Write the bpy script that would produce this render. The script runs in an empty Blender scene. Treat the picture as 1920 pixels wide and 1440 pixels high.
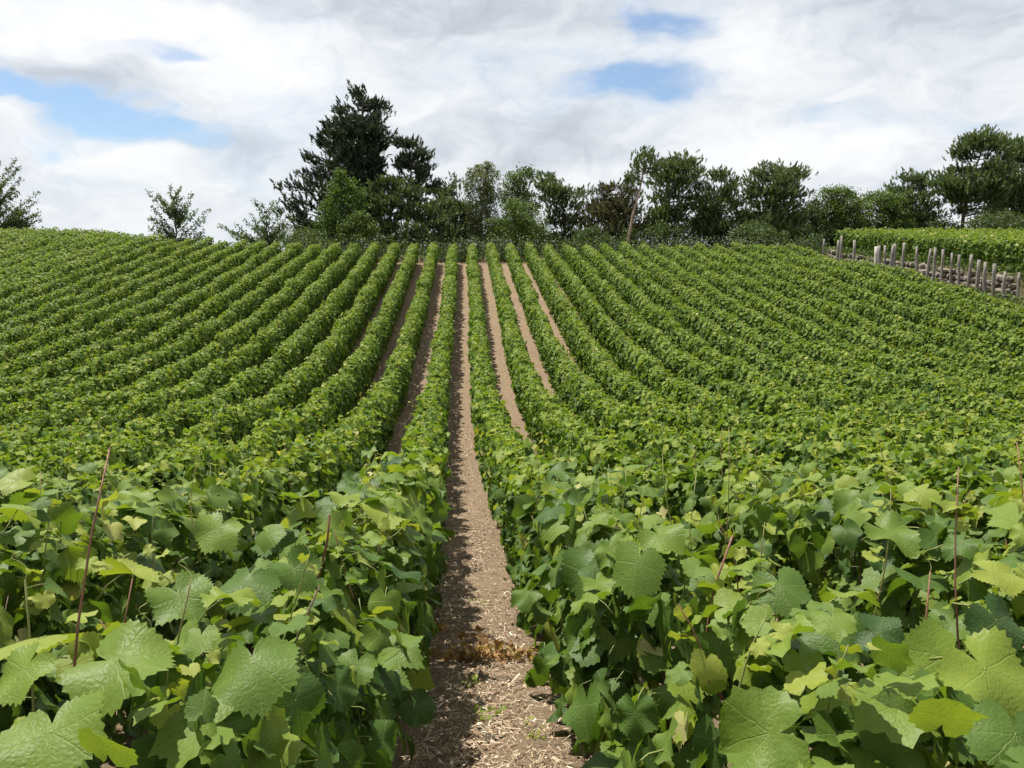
import bpy, math
import numpy as np
from mathutils import Matrix, Vector

SC = bpy.context.scene
COL = SC.collection
R = math.radians

# ------------------------------------------------------------------ camera
ZC = 4.0                                   # eye height in world units (ground below the feet is about 2.35)
FPX, PW, PH = 1630.0, 1920.0, 1440.0
PITCH, YAW = R(7.5), R(3.37)
cam_d = bpy.data.cameras.new('camera')
cam_d.sensor_width = 36.0
cam_d.lens = 36.0 * FPX / PW
cam_d.clip_start, cam_d.clip_end = 0.05, 6000
cam = bpy.data.objects.new('camera', cam_d)
cam.location = (0, 0, ZC)
cam.rotation_euler = (R(90) - PITCH, 0, -YAW)
COL.objects.link(cam)
SC.camera = cam

FW = np.array([math.sin(YAW) * math.cos(PITCH), math.cos(YAW) * math.cos(PITCH), -math.sin(PITCH)])
RT = np.array([math.cos(YAW), -math.sin(YAW), 0.0])
UP = np.cross(RT, FW)


def ray(x, y):
    v = FW + RT * ((x - PW / 2) / FPX) - UP * ((y - PH / 2) / FPX)
    return v / np.linalg.norm(v)


def at(x, y, d):                            # point on the sight line at forward distance d (world y)
    v = ray(x, y)
    return np.array([0, 0, ZC]) + v * (d / v[1])


# ------------------------------------------------------------------ light and view
SUN_EL, SUN_AZ = R(67), R(-50)              # azimuth from +Y, negative = to the left
SKY_STRENGTH = 0.13
EXPOSURE = 0.70
vs = SC.view_settings
vs.view_transform = 'Standard'
vs.look = 'None'
vs.exposure = EXPOSURE
vs.gamma = 1.0
vs.use_curve_mapping = False
SC.render.engine = 'CYCLES'
SC.cycles.max_bounces = 5
SC.cycles.diffuse_bounces = 3
SC.cycles.glossy_bounces = 2
SC.cycles.transmission_bounces = 4
SC.cycles.transparent_max_bounces = 4
SC.cycles.caustics_reflective = False
SC.cycles.caustics_refractive = False
SC.cycles.sample_clamp_indirect = 4.0
SC.cycles.use_adaptive_sampling = True
SC.cycles.adaptive_threshold = 0.025

sd = bpy.data.lights.new('sun', 'SUN')
sd.energy = 5.0
sd.angle = R(0.53)
sd.color = (1.0, 0.955, 0.87)
sun = bpy.data.objects.new('sun', sd)
sdir = Vector((math.sin(SUN_AZ) * math.cos(SUN_EL), math.cos(SUN_AZ) * math.cos(SUN_EL), math.sin(SUN_EL)))
sun.rotation_euler = sdir.to_track_quat('Z', 'Y').to_euler()
sun.location = sdir * 60
COL.objects.link(sun)


class NT:
    """small helper to write node graphs as expressions"""
    def __init__(s, tree):
        s.t = tree
        s.n = tree.nodes
        s.l = tree.links

    def new(s, typ, **kw):
        n = s.n.new(typ)
        for k, v in kw.items():
            setattr(n, k, v)
        return n

    def put(s, sock, v):
        if v is None:
            return
        if hasattr(v, 'links') or isinstance(v, bpy.types.NodeSocket):
            s.l.new(v, sock)
        else:
            sock.default_value = v

    def m(s, op, a, b=None, c=None, clamp=False):
        n = s.new('ShaderNodeMath', operation=op, use_clamp=clamp)
        for i, v in enumerate((a, b, c)):
            s.put(n.inputs[i], v)
        return n.outputs[0]

    def noise(s, vec, scale, detail=4, rough=0.5, dist=0.0, dims='3D', w=None):
        n = s.new('ShaderNodeTexNoise', noise_dimensions=dims)
        s.put(n.inputs['Vector'], vec)
        n.inputs['Scale'].default_value = scale
        n.inputs['Detail'].default_value = detail
        n.inputs['Roughness'].default_value = rough
        n.inputs['Distortion'].default_value = dist
        if w is not None:
            n.inputs['W'].default_value = w
        return n.outputs['Fac']

    def ramp(s, fac, stops, interp='LINEAR'):
        n = s.new('ShaderNodeValToRGB')
        cr = n.color_ramp
        cr.interpolation = interp
        while len(cr.elements) < len(stops):
            cr.elements.new(0.5)
        for e, (p, c) in zip(cr.elements, stops):
            e.position = p
            e.color = (c[0], c[1], c[2], 1) if not np.isscalar(c) else (c, c, c, 1)
        s.put(n.inputs[0], fac)
        return n.outputs[0]

    def mix(s, f, a, b, blend='MIX'):
        n = s.new('ShaderNodeMix', data_type='RGBA', blend_type=blend)
        s.put(n.inputs[0], f)
        for sock, v in ((n.inputs[6], a), (n.inputs[7], b)):
            if isinstance(v, tuple) and len(v) == 3:
                v = (v[0], v[1], v[2], 1)
            s.put(sock, v)
        return n.outputs[2]

    def smooth(s, v, lo, hi):
        n = s.new('ShaderNodeMapRange', interpolation_type='SMOOTHSTEP')
        s.put(n.inputs[0], v)
        n.inputs[1].default_value = lo
        n.inputs[2].default_value = hi
        return n.outputs[0]

    def comb(s, x, y, z):
        n = s.new('ShaderNodeCombineXYZ')
        for i, v in enumerate((x, y, z)):
            s.put(n.inputs[i], v)
        return n.outputs[0]

    def sep(s, v):
        n = s.new('ShaderNodeSeparateXYZ')
        s.put(n.inputs[0], v)
        return n.outputs


# ------------------------------------------------------------------ sky
def build_sky():
    w = bpy.data.worlds.new('World')
    SC.world = w
    w.use_nodes = True
    t = NT(w.node_tree)
    t.n.clear()
    out = t.new('ShaderNodeOutputWorld')
    bg = t.new('ShaderNodeBackground')
    t.l.new(bg.outputs[0], out.inputs[0])
    sky = t.new('ShaderNodeTexSky', sky_type='NISHITA', sun_disc=False)
    sky.sun_elevation = SUN_EL
    sky.sun_rotation = SUN_AZ
    sky.altitude = 200
    sky.air_density = 1.0
    sky.dust_density = 0.6
    sky.ozone_density = 1.6
    blue = t.new('ShaderNodeVectorMath', operation='MULTIPLY')
    t.l.new(sky.outputs[0], blue.inputs[0])
    s0 = SKY_STRENGTH
    blue.inputs[1].default_value = (s0 * 0.92, s0 * 1.0, s0 * 1.08)
    d = t.new('ShaderNodeTexCoord').outputs['Generated']
    x, y, z = t.sep(d)[:3]
    A = t.m('ARCTAN2', x, y)
    E = t.m('ARCSINE', z)
    K = 180 / math.pi
    P = t.comb(t.m('MULTIPLY', A, K), t.m('MULTIPLY', E, K), 0.0)

    def vmad(v, sc, of):
        n = t.new('ShaderNodeVectorMath', operation='MULTIPLY_ADD')
        t.l.new(v, n.inputs[0])
        n.inputs[1].default_value = sc
        if isinstance(of, tuple):
            n.inputs[2].default_value = of
        else:
            t.l.new(of, n.inputs[2])
        return n.outputs[0]
    # wispy edges: the coordinates themselves are pushed about by noise
    wn = t.new('ShaderNodeTexNoise', noise_dimensions='2D')
    t.l.new(vmad(P, (.15, .34, 0), (3.1, 0, 0)), wn.inputs['Vector'])
    wn.inputs['Scale'].default_value = 1.0
    wn.inputs['Detail'].default_value = 3
    wn.inputs['Roughness'].default_value = .5
    W = vmad(wn.outputs['Color'], (7.0, 3.4, 0), vmad(P, (1, 1, 0), (-3.5, -1.7, 0)))

    def total(lst):
        s = None
        for px, py, rx, ry, amp in lst:
            v = ray(px, py)
            k = math.degrees(1 / FPX)
            sx, sy = 1 / (rx * k), 1 / (ry * k)
            q = vmad(W, (sx, sy, 0), (-math.degrees(math.atan2(v[0], v[1])) * sx, -math.degrees(math.asin(v[2])) * sy, 0))
            dt = t.new('ShaderNodeVectorMath', operation='DOT_PRODUCT')
            t.l.new(q, dt.inputs[0])
            t.l.new(q, dt.inputs[1])
            r2 = dt.outputs['Value']
            o = t.m('DIVIDE', amp, t.m('MULTIPLY_ADD', r2, r2, 1.0))
            s = o if s is None else t.m('ADD', s, o)
        return s
    holes = total([(60, 172, 120, 20, 1.0), (215, 205, 80, 26, 1.0), (310, 245, 90, 30, .9), (300, 95, 80, 16, .7),
                   (1165, 152, 110, 26, 1.1), (1240, 38, 80, 30, 1.1), (1010, 100, 120, 22, .5), (1720, 225, 150, 22, .55), (60, 275, 45, 20, .6)])
    tone = total([(820, 18, 300, 40, -.75), (1690, 40, 190, 60, -.85), (180, 125, 120, 26, -.7), (1040, 262, 180, 44, -.8), (420, 275, 110, 34, -.5),
                  (480, 130, 150, 50, .9), (1430, 95, 140, 38, 1.0), (330, 30, 140, 36, .9), (1480, 275, 200, 32, .9), (90, 55, 120, 36, .8), (200, 300, 110, 26, .8)])
    q1 = vmad(W, (.11, .20, 0), (1.7, .4, 0))
    n1 = t.noise(q1, 1.0, 6, 0.56, dims='2D')
    n1b = t.noise(vmad(W, (.11, .20, 0), (1.66, .52, 0)), 1.0, 4, 0.56, dims='2D')
    n2 = t.noise(vmad(W, (.27, .40, 0), (7.7, 2.4, 0)), 1.0, 5, 0.6, dims='2D')
    lit = t.m('SUBTRACT', n1, n1b)
    hol = t.m('MULTIPLY', holes, t.m('MULTIPLY_ADD', n2, 1.3, 0.25))
    cov = t.m('MULTIPLY_ADD', hol, -0.50, t.m('MULTIPLY_ADD', n1, 0.75, 0.14))
    cov = t.m('MULTIPLY_ADD', t.smooth(cov, -0.04, 0.50), 0.92, 0.08)
    br = t.m('MULTIPLY_ADD', tone, 0.25, t.m('MULTIPLY_ADD', lit, 0.40, t.m('MULTIPLY_ADD', n2, 0.42, 0.30)))
    ccol = t.ramp(br, [(0.10, (.50, .545, .60)), (0.30, (.62, .67, .735)), (0.46, (.80, .845, .90)), (0.60, (.95, .975, 1.0)), (0.78, (1.05, 1.05, 1.05))])
    t.l.new(t.mix(cov, blue.outputs[0], ccol), bg.inputs[0])
    bg.inputs[1].default_value = 0.60
    w.cycles.sampling_method = 'NONE'


build_sky()

# ------------------------------------------------------------------ terrain
C0, SP = 0.09, 1.05                          # middle of the path, row spacing
_pd = np.array([-30, -6, 0, 1.5, 3.26, 4.55, 5.83, 7.4, 9.8, 12, 14.3, 17, 19.3, 21.8, 24.2, 27.5, 31, 36, 42, 47.5, 52, 57, 62, 70, 90, 140, 300, 3000.])
_pz = np.array([1.2, -1.35, -1.66, -1.76, -1.97, -2.28, -2.56, -2.80, -3.08, -3.32, -3.45, -3.52, -3.50, -3.38, -3.18, -2.82, -2.36, -1.62, -.72, .15, .75, 1.05, 1.1, .6, -2.5, -9, -30, -60.])
_dd = np.concatenate([np.arange(-12, 80, 0.1)])
_zz = np.interp(_dd, _pd, _pz)
_k = np.exp(-np.linspace(-2.2, 2.2, 25) ** 2)
_k /= _k.sum()
_zs = np.convolve(np.pad(_zz, 12, mode='edge'), _k, mode='valid')


def sstep(x, a, b):
    u = np.clip((x - a) / (b - a), 0, 1)
    return u * u * (3 - 2 * u)


def prof(d):
    d = np.asarray(d, float)
    return np.where((d > -11) & (d < 79), np.interp(d, _dd, _zs), np.interp(d, _pd, _pz))


_bd = np.array([0, 7, 10, 14, 20, 25, 31, 40, 60.])
_bx = np.array([0, 0, -.05, -.11, -.115, -.10, -.05, 0, 0])


def bend(d):                                # the rows are not quite straight in plan
    return np.interp(d, _bd, _bx)


XW = 20.55                                  # line of the terrace wall


def postbase(d):
    return -.91 + (d - 34.5) * .078


def terrace(d):
    return .9 + (d - 47) * np.where(d < 47, .068, .045)


def ground_z(x, d):
    x = np.asarray(x, float)
    d = np.asarray(d, float)
    z = prof(d)
    z = z + .5 * sstep(x, 12, 18.4) * sstep(44 - d, 0, 8) * sstep(d, 12, 26)
    pb = np.maximum(postbase(d), z)
    z = z + (pb - z) * sstep(x, 18.9, 20.1) * sstep(d, 8, 22) * (d < 75)
    tz = np.maximum(terrace(d), pb + .15)
    z = z + (tz - z) * sstep(x, XW - .02, XW + .26) * sstep(d, 14, 26) * sstep(80 - d, 0, 14)
    z = z + .35 * sstep(-x, 14, 24) * sstep(d, 34, 50) * (d < 80)
    return z + ZC


# ------------------------------------------------------------------ mesh helpers
rng = np.random.default_rng(7)


def tag(o, label, cat, group=None, kind=None):
    if label:
        o['label'] = label
    if cat:
        o['category'] = cat
    if group:
        o['group'] = group
    if kind:
        o['kind'] = kind
    return o


def link(o, parent=None):
    COL.objects.link(o)
    if parent is not None:
        o.parent = parent
    return o


def empty(name, loc):
    o = bpy.data.objects.new(name, None)
    o.location = [float(v) for v in loc]
    o.empty_display_size = 0.2
    return link(o)


class MB:
    """gathers triangles with uv, tone and material slot, builds one mesh"""
    def __init__(s):
        s.v, s.t, s.uv, s.tone, s.mi = [], [], [], [], []
        s.n = 0

    def add(s, v, t, uv=None, tone=0.0, mi=0):
        v = np.asarray(v, np.float32).reshape(-1, 3)
        t = np.asarray(t, np.int32).reshape(-1, 3)
        s.v.append(v)
        s.t.append(t + s.n)
        s.uv.append(np.zeros((len(v), 2), np.float32) if uv is None else np.asarray(uv, np.float32))
        s.tone.append(np.broadcast_to(np.asarray(tone, np.float32), (len(v),)))
        s.mi.append(np.full(len(t), mi, np.int32))
        s.n += len(v)

    def scatter(s, V, T, UV, pos, rot, sc, tone, mi=0):
        n, m = len(pos), len(V)
        if n == 0:
            return
        P = np.einsum('nij,mj->nmi', rot, V) * np.asarray(sc).reshape(-1, 1, 1) + pos[:, None, :]
        TT = T[None] + (np.arange(n) * m)[:, None, None]
        s.add(P.reshape(-1, 3), TT.reshape(-1, 3), np.tile(UV, (n, 1)), np.repeat(tone, m), mi)

    def tube(s, pts, rad, sides=6, tone=0.3, mi=1, cap=True):
        pts = np.asarray(pts, float)
        rad = np.broadcast_to(np.asarray(rad, float), (len(pts),))
        tg = np.gradient(pts, axis=0)
        tg /= np.linalg.norm(tg, axis=1)[:, None] + 1e-9
        ref = np.array([0.31, 0.93, 0.2])
        a = np.cross(tg, ref)
        a /= np.linalg.norm(a, axis=1)[:, None] + 1e-9
        b = np.cross(tg, a)
        th = np.arange(sides) * 2 * math.pi / sides
        ring = a[:, None, :] * np.cos(th)[None, :, None] + b[:, None, :] * np.sin(th)[None, :, None]
        V = (pts[:, None, :] + ring * rad[:, None, None]).reshape(-1, 3)
        T = []
        for i in range(len(pts) - 1):
            for j in range(sides):
                k = (j + 1) % sides
                p, q = i * sides + j, i * sides + k
                T += [(p, q, q + sides), (p, q + sides, p + sides)]
        if cap:
            e = (len(pts) - 1) * sides
            for j in range(1, sides - 1):
                T.append((e, e + j, e + j + 1))
        s.add(V, T, None, tone, mi)

    def mesh(s, name, mats, smooth=True):
        v = np.concatenate(s.v)
        t = np.concatenate(s.t)
        me = bpy.data.meshes.new(name)
        me.vertices.add(len(v))
        me.vertices.foreach_set('co', v.ravel())
        me.loops.add(len(t) * 3)
        me.loops.foreach_set('vertex_index', t.ravel())
        me.polygons.add(len(t))
        me.polygons.foreach_set('loop_start', np.arange(0, len(t) * 3, 3, dtype=np.int32))
        me.polygons.foreach_set('material_index', np.concatenate(s.mi))
        me.polygons.foreach_set('use_smooth', np.full(len(t), smooth))
        uv = np.concatenate(s.uv)[t.ravel()]
        ul = me.uv_layers.new(name='leaf')
        ul.data.foreach_set('uv', uv.astype(np.float32).ravel())
        at_ = me.attributes.new('tone', 'FLOAT', 'POINT')
        at_.data.foreach_set('value', np.concatenate(s.tone).astype(np.float32))
        for m in mats:
            me.materials.append(m)
        me.update()
        return me

    def obj(s, name, mats, parent=None, smooth=True):
        return link(bpy.data.objects.new(name, s.mesh(name, mats, smooth)), parent)


def frames(n, t):
    """rotation matrices whose z column is n and whose y column is t made square to n"""
    n = n / (np.linalg.norm(n, axis=1)[:, None] + 1e-9)
    t = t - (t * n).sum(1)[:, None] * n
    t = t / (np.linalg.norm(t, axis=1)[:, None] + 1e-9)
    x = np.cross(t, n)
    return np.stack([x, t, n], axis=2)


# ------------------------------------------------------------------ materials
def new_mat(name):
    m = bpy.data.materials.new(name)
    m.use_nodes = True
    t = NT(m.node_tree)
    t.n.clear()
    out = t.new('ShaderNodeOutputMaterial')
    return m, t, out


LEAF_STOPS = [(0.0, (.030, .066, .017)), (0.16, (.074, .130, .023)), (0.30, (.146, .205, .029)), (0.42, (.212, .250, .038)),
              (0.55, (.270, .290, .065)), (0.70, (.41, .38, .17)), (0.85, (.33, .19, .085)), (1.0, (.16, .075, .035))]


def leaf_material(name, fine):
    m, t, out = new_mat(name)
    ga = t.new('ShaderNodeAttribute', attribute_name='tone')
    oa = t.new('ShaderNodeAttribute', attribute_type='OBJECT', attribute_name='tone')
    rnd = t.new('ShaderNodeObjectInfo').outputs['Random']
    tone = t.m('ADD', ga.outputs['Fac'], oa.outputs['Fac'])
    tone = t.m('ADD', tone, t.m('MULTIPLY', t.m('SUBTRACT', rnd, 0.5), 0.10))
    uv = t.new('ShaderNodeUVMap', uv_map='leaf').outputs[0]
    geo = t.new('ShaderNodeNewGeometry')
    if fine:
        bl = t.noise(uv, 5.0, 3, 0.6)
        tone = t.m('ADD', tone, t.m('MULTIPLY', t.m('SUBTRACT', bl, 0.5), 0.25))
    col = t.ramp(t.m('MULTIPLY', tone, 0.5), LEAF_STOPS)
    bump = None
    if fine:
        wn = t.new('ShaderNodeTexNoise')
        wn.inputs['Scale'].default_value = 4.0
        t.l.new(uv, wn.inputs['Vector'])
        wo = t.new('ShaderNodeVectorMath', operation='MULTIPLY_ADD')
        t.l.new(wn.outputs['Color'], wo.inputs[0])
        wo.inputs[1].default_value = (.07, .07, 0)
        wo.inputs[2].default_value = (-.035, -.035, 0)
        wa = t.new('ShaderNodeVectorMath', operation='ADD')
        t.l.new(uv, wa.inputs[0])
        t.l.new(wo.outputs[0], wa.inputs[1])
        u, v, _ = t.sep(wa.outputs[0])[:3]
        vein = None
        sec = None
        for deg in (0, 42, -42, 88, -88):
            dx, dy = math.sin(R(deg)), math.cos(R(deg))
            along = t.m('ADD', t.m('MULTIPLY', u, dx), t.m('MULTIPLY', v, dy))
            across = t.m('ABSOLUTE', t.m('SUBTRACT', t.m('MULTIPLY', u, dy), t.m('MULTIPLY', v, dx)))
            back = t.m('MULTIPLY', t.m('LESS_THAN', along, 0.0), 5.0)
            dd = t.m('ADD', across, back)
            vein = dd if vein is None else t.m('MINIMUM', vein, dd)
            # herringbone side veins inside each lobe
            ph = t.m('SUBTRACT', along, t.m('MULTIPLY', across, 0.9))
            wv = t.m('ABSOLUTE', t.m('SUBTRACT', t.m('FRACT', t.m('MULTIPLY', ph, 11.0)), 0.5))
            sd_ = t.m('ADD', wv, t.m('MULTIPLY', dd, 3.0))
            sec = sd_ if sec is None else t.m('MINIMUM', sec, sd_)
        vm = t.m('SUBTRACT', 1.0, t.smooth(vein, 0.002, 0.014))
        sm = t.m('MULTIPLY', t.m('SUBTRACT', 1.0, t.smooth(sec, 0.05, 0.26)), 0.5)
        vmask = t.m('MAXIMUM', vm, sm)
        col = t.mix(t.m('MULTIPLY', vmask, 0.22), col, (.26, .32, .10))
        vo = t.new('ShaderNodeTexVoronoi', feature='SMOOTH_F1')
        vo.inputs['Scale'].default_value = 25.0
        vo.inputs['Smoothness'].default_value = 0.6
        t.l.new(uv, vo.inputs['Vector'])
        cell = t.m('SUBTRACT', 1.0, vo.outputs['Distance'])
        hb = t.m('SUBTRACT', t.m('ADD', t.m('MULTIPLY', cell, 0.32), t.m('MULTIPLY', t.noise(uv, 30.0, 2, 0.5), 0.35)), t.m('MULTIPLY', vmask, 0.6))
        b = t.new('ShaderNodeBump')
        b.inputs['Strength'].default_value = 0.38
        b.inputs['Distance'].default_value = 0.006
        t.l.new(hb, b.inputs['Height'])
        bump = b.outputs[0]
    under = t.mix(0.35, col, (.14, .19, .075))
    face = t.mix(geo.outputs['Backfacing'], col, under)
    pr = t.new('ShaderNodeBsdfPrincipled')
    t.l.new(face, pr.inputs['Base Color'])
    pr.inputs['Roughness'].default_value = 0.47 if fine else 0.55
    pr.inputs['Specular IOR Level'].default_value = 0.20 if fine else 0.14
    tr = t.new('ShaderNodeBsdfTranslucent')
    tc = t.mix(1.0, col, (1.6, 1.7, .5), 'MULTIPLY')
    t.l.new(tc, tr.inputs[0])
    if bump is not None:
        t.l.new(bump, pr.inputs['Normal'])
        t.l.new(bump, tr.inputs['Normal'])
    mx = t.new('ShaderNodeMixShader')
    mx.inputs[0].default_value = 0.30
    t.l.new(pr.outputs[0], mx.inputs[1])
    t.l.new(tr.outputs[0], mx.inputs[2])
    t.l.new(mx.outputs[0], out.inputs[0])
    return m


def stem_material():
    m, t, out = new_mat('vine_stem')
    ga = t.new('ShaderNodeAttribute', attribute_name='tone')
    co = t.new('ShaderNodeTexCoord').outputs['Object']
    n = t.noise(co, 60.0, 4, 0.6)
    v = t.m('ADD', ga.outputs['Fac'], t.m('MULTIPLY', t.m('SUBTRACT', n, 0.5), 0.22))
    # 0 old bark .. 0.35 red-brown cane .. 0.65 green shoot .. 1 pale tendril
    col = t.ramp(v, [(0.0, (.055, .038, .026)), (0.22, (.11, .06, .035)), (0.40, (.20, .085, .045)), (0.62, (.17, .20, .05)), (0.85, (.33, .33, .10)), (1.0, (.50, .42, .20))])
    pr = t.new('ShaderNodeBsdfPrincipled')
    t.l.new(col, pr.inputs['Base Color'])
    pr.inputs['Roughness'].default_value = 0.6
    b = t.new('ShaderNodeBump')
    b.inputs['Strength'].default_value = 0.5
    b.inputs['Distance'].default_value = 0.004
    t.l.new(n, b.inputs['Height'])
    t.l.new(b.outputs[0], pr.inputs['Normal'])
    t.l.new(pr.outputs[0], out.inputs[0])
    return m


def tree_leaf_material(name, dark, mid, light, transl=0.25, rough=0.55):
    m, t, out = new_mat(name)
    ga = t.new('ShaderNodeAttribute', attribute_name='tone')
    col = t.ramp(ga.outputs['Fac'], [(0.0, dark), (0.5, mid), (1.0, light)])
    pr = t.new('ShaderNodeBsdfPrincipled')
    t.l.new(col, pr.inputs['Base Color'])
    pr.inputs['Roughness'].default_value = rough
    pr.inputs['Specular IOR Level'].default_value = 0.3
    tr = t.new('ShaderNodeBsdfTranslucent')
    t.l.new(t.mix(1.0, col, (1.7, 1.6, .7), 'MULTIPLY'), tr.inputs[0])
    mx = t.new('ShaderNodeMixShader')
    mx.inputs[0].default_value = transl
    t.l.new(pr.outputs[0], mx.inputs[1])
    t.l.new(tr.outputs[0], mx.inputs[2])
    t.l.new(mx.outputs[0], out.inputs[0])
    return m


def bark_material(name, c1, c2, scale=9.0):
    m, t, out = new_mat(name)
    co = t.new('ShaderNodeTexCoord').outputs['Object']
    x, y, z = t.sep(co)[:3]
    p = t.comb(x, y, t.m('MULTIPLY', z, 0.22))
    n = t.noise(p, scale, 6, 0.65)
    col = t.ramp(n, [(0.30, c1), (0.70, c2)])
    pr = t.new('ShaderNodeBsdfPrincipled')
    t.l.new(col, pr.inputs['Base Color'])
    pr.inputs['Roughness'].default_value = 0.85
    b = t.new('ShaderNodeBump')
    b.inputs['Strength'].default_value = 0.7
    b.inputs['Distance'].default_value = 0.02
    t.l.new(n, b.inputs['Height'])
    t.l.new(b.outputs[0], pr.inputs['Normal'])
    t.l.new(pr.outputs[0], out.inputs[0])
    return m


def ground_material():
    m, t, out = new_mat('mulched_soil')
    co = t.new('ShaderNodeTexCoord').outputs['Object']
    x, y, z = t.sep(co)[:3]
    big = t.noise(co, 0.9, 5, 0.6)
    mid = t.noise(co, 11.0, 5, 0.7)
    st = t.noise(t.comb(t.m('MULTIPLY', x, 60.0), t.m('MULTIPLY', y, 130.0), 0.0), 1.0, 4, 0.7, 1.6)
    fine = t.noise(co, 90.0, 4, 0.7)
    v = t.m('ADD', t.m('MULTIPLY', st, 0.55), t.m('MULTIPLY', fine, 0.45))
    col = t.ramp(v, [(0.32, (.060, .040, .024)), (0.43, (.17, .120, .076)), (0.54, (.275, .205, .132)), (0.68, (.46, .36, .245))])
    col = t.mix(t.smooth(mid, 0.50, 0.66), col, (.13, .085, .052))
    col = t.mix(t.m('MULTIPLY', t.smooth(big, 0.42, 0.66), 0.5), col, (.25, .185, .118))
    # rough grass on the plateau beyond the vines
    far = t.smooth(y, 49.5, 53.0)
    col = t.mix(far, col, t.mix(mid, (.035, .075, .018), (.10, .12, .04)))
    bank = t.m('MULTIPLY', t.smooth(x, 19.0, 19.8), t.smooth(y, 24.0, 27.0))
    col = t.mix(t.m('MULTIPLY', bank, 0.85), col, t.mix(fine, (.05, .06, .025), (.15, .12, .07)))
    pr = t.new('ShaderNodeBsdfPrincipled')
    t.l.new(col, pr.inputs['Base Color'])
    pr.inputs['Roughness'].default_value = 0.95
    pr.inputs['Specular IOR Level'].default_value = 0.15
    b = t.new('ShaderNodeBump')
    b.inputs['Strength'].default_value = 0.9
    b.inputs['Distance'].default_value = 0.03
    t.l.new(t.m('ADD', v, t.m('MULTIPLY', mid, 0.8)), b.inputs['Height'])
    t.l.new(b.outputs[0], pr.inputs['Normal'])
    t.l.new(pr.outputs[0], out.inputs[0])
    return m


def tone_material(name, stops, rough=0.85):
    m, t, out = new_mat(name)
    ga = t.new('ShaderNodeAttribute', attribute_name='tone')
    co = t.new('ShaderNodeTexCoord').outputs['Object']
    v = t.m('ADD', ga.outputs['Fac'], t.m('MULTIPLY', t.m('SUBTRACT', t.noise(co, 40.0, 3), 0.5), 0.2))
    pr = t.new('ShaderNodeBsdfPrincipled')
    t.l.new(t.ramp(v, stops), pr.inputs['Base Color'])
    pr.inputs['Roughness'].default_value = rough
    t.l.new(pr.outputs[0], out.inputs[0])
    return m


M_NEAR = leaf_material('vine_leaf_near', True)
M_FAR = leaf_material('vine_leaf', False)
M_STEM = stem_material()
M_GROUND = ground_material()
M_STRAW = tone_material('straw', [(0, (.12, .07, .04)), (0.35, (.27, .18, .11)), (0.7, (.48, .37, .24)), (1, (.68, .60, .46))])
M_BLACKPINE = tree_leaf_material('black_pine_needles', (.016, .028, .018), (.034, .056, .032), (.075, .100, .050), 0.14)
M_SCOTS = tree_leaf_material('scots_pine_needles', (.034, .060, .026), (.088, .132, .050), (.175, .215, .075), 0.22)
M_BROWNPINE = tree_leaf_material('brownish_pine_needles', (.034, .038, .020), (.078, .080, .038), (.14, .13, .060), 0.18)
M_BROAD = tree_leaf_material('broad_leaves', (.034, .064, .016), (.082, .132, .030), (.16, .21, .05), 0.28)
M_BRIGHT = tree_leaf_material('bright_leaves', (.032, .068, .014), (.068, .125, .022), (.125, .19, .038), 0.3)
M_CHERRY = tree_leaf_material('cherry_leaves', (.040, .070, .030), (.080, .125, .048), (.135, .175, .070), 0.3)
M_DARKLEAF = tree_leaf_material('thicket_leaves', (.028, .052, .016), (.062, .100, .028), (.120, .160, .046), 0.25)
M_BIRCH = tree_leaf_material('birch_leaves', (.060, .085, .034), (.115, .145, .055), (.19, .21, .085), 0.3)
M_BARK = bark_material('dark_bark', (.035, .027, .020), (.11, .085, .062))
M_REDBARK = bark_material('pink_bark', (.16, .10, .075), (.36, .25, .20))
M_PALEBARK = bark_material('pale_bark', (.25, .23, .19), (.55, .52, .46))
M_WOOD = bark_material('weathered_wood', (.12, .105, .09), (.29, .265, .235), 14.0)
M_PALEWOOD = bark_material('bleached_wood', (.36, .33, .29), (.60, .57, .52), 14.0)
M_STONE = bark_material('field_stone', (.10, .082, .065), (.27, .23, .19), 6.0)

# ------------------------------------------------------------------ ground sheet


def build_ground():
    xs = np.concatenate([[-3000, -1200, -500, -200, -100, -60], np.arange(-44, -6, 1.0), np.arange(-6, 6, 0.25), np.arange(6, 18, 0.75),
                         np.arange(18, 20.4, 0.2), [20.45, 20.53, 20.6, 20.66, 20.72, 20.78, 20.84, 21.0, 21.5], np.arange(22, 46, 1.2), [60, 100, 200, 500, 1200, 3000]])
    ys = np.concatenate([[-400, -100, -30, -12, -6, -3], np.arange(-1, 14, 0.25), np.arange(14, 70, 0.6), [72, 76, 80, 86, 95, 110, 140, 200, 300, 500, 900, 1500, 2900]])
    X, Y = np.meshgrid(xs, ys)
    Z = ground_z(X, Y)
    near = (np.abs(X) < 6) & (Y < 14) & (Y > -1)
    Z = Z + near * (.012 * np.sin(X * 9.1 + Y * 3.3) * np.sin(Y * 7.7 - X * 2.1) + .010 * np.sin(X * 17 + 1.3 * Y))
    nx, ny = len(xs), len(ys)
    V = np.stack([X, Y, Z], -1).reshape(-1, 3)
    i = np.arange(ny - 1)[:, None] * nx + np.arange(nx - 1)[None, :]
    i = i.ravel()
    T = np.concatenate([np.stack([i, i + 1, i + nx + 1], 1), np.stack([i, i + nx + 1, i + nx], 1)])
    mb = MB()
    mb.add(V, T)
    tag(mb.obj('ground', [M_GROUND]), 'tan mulched soil of the vineyard slope between the rows', None, kind='structure')


build_ground()

# ------------------------------------------------------------------ vine leaves
_ang = np.array([0, 12, 24, 33, 45, 58, 70, 84, 98, 114, 132, 150, 163, 171, 180.])
_rad = np.array([.64, .57, .50, .475, .53, .575, .51, .455, .475, .51, .47, .43, .37, .22, .10])


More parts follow.
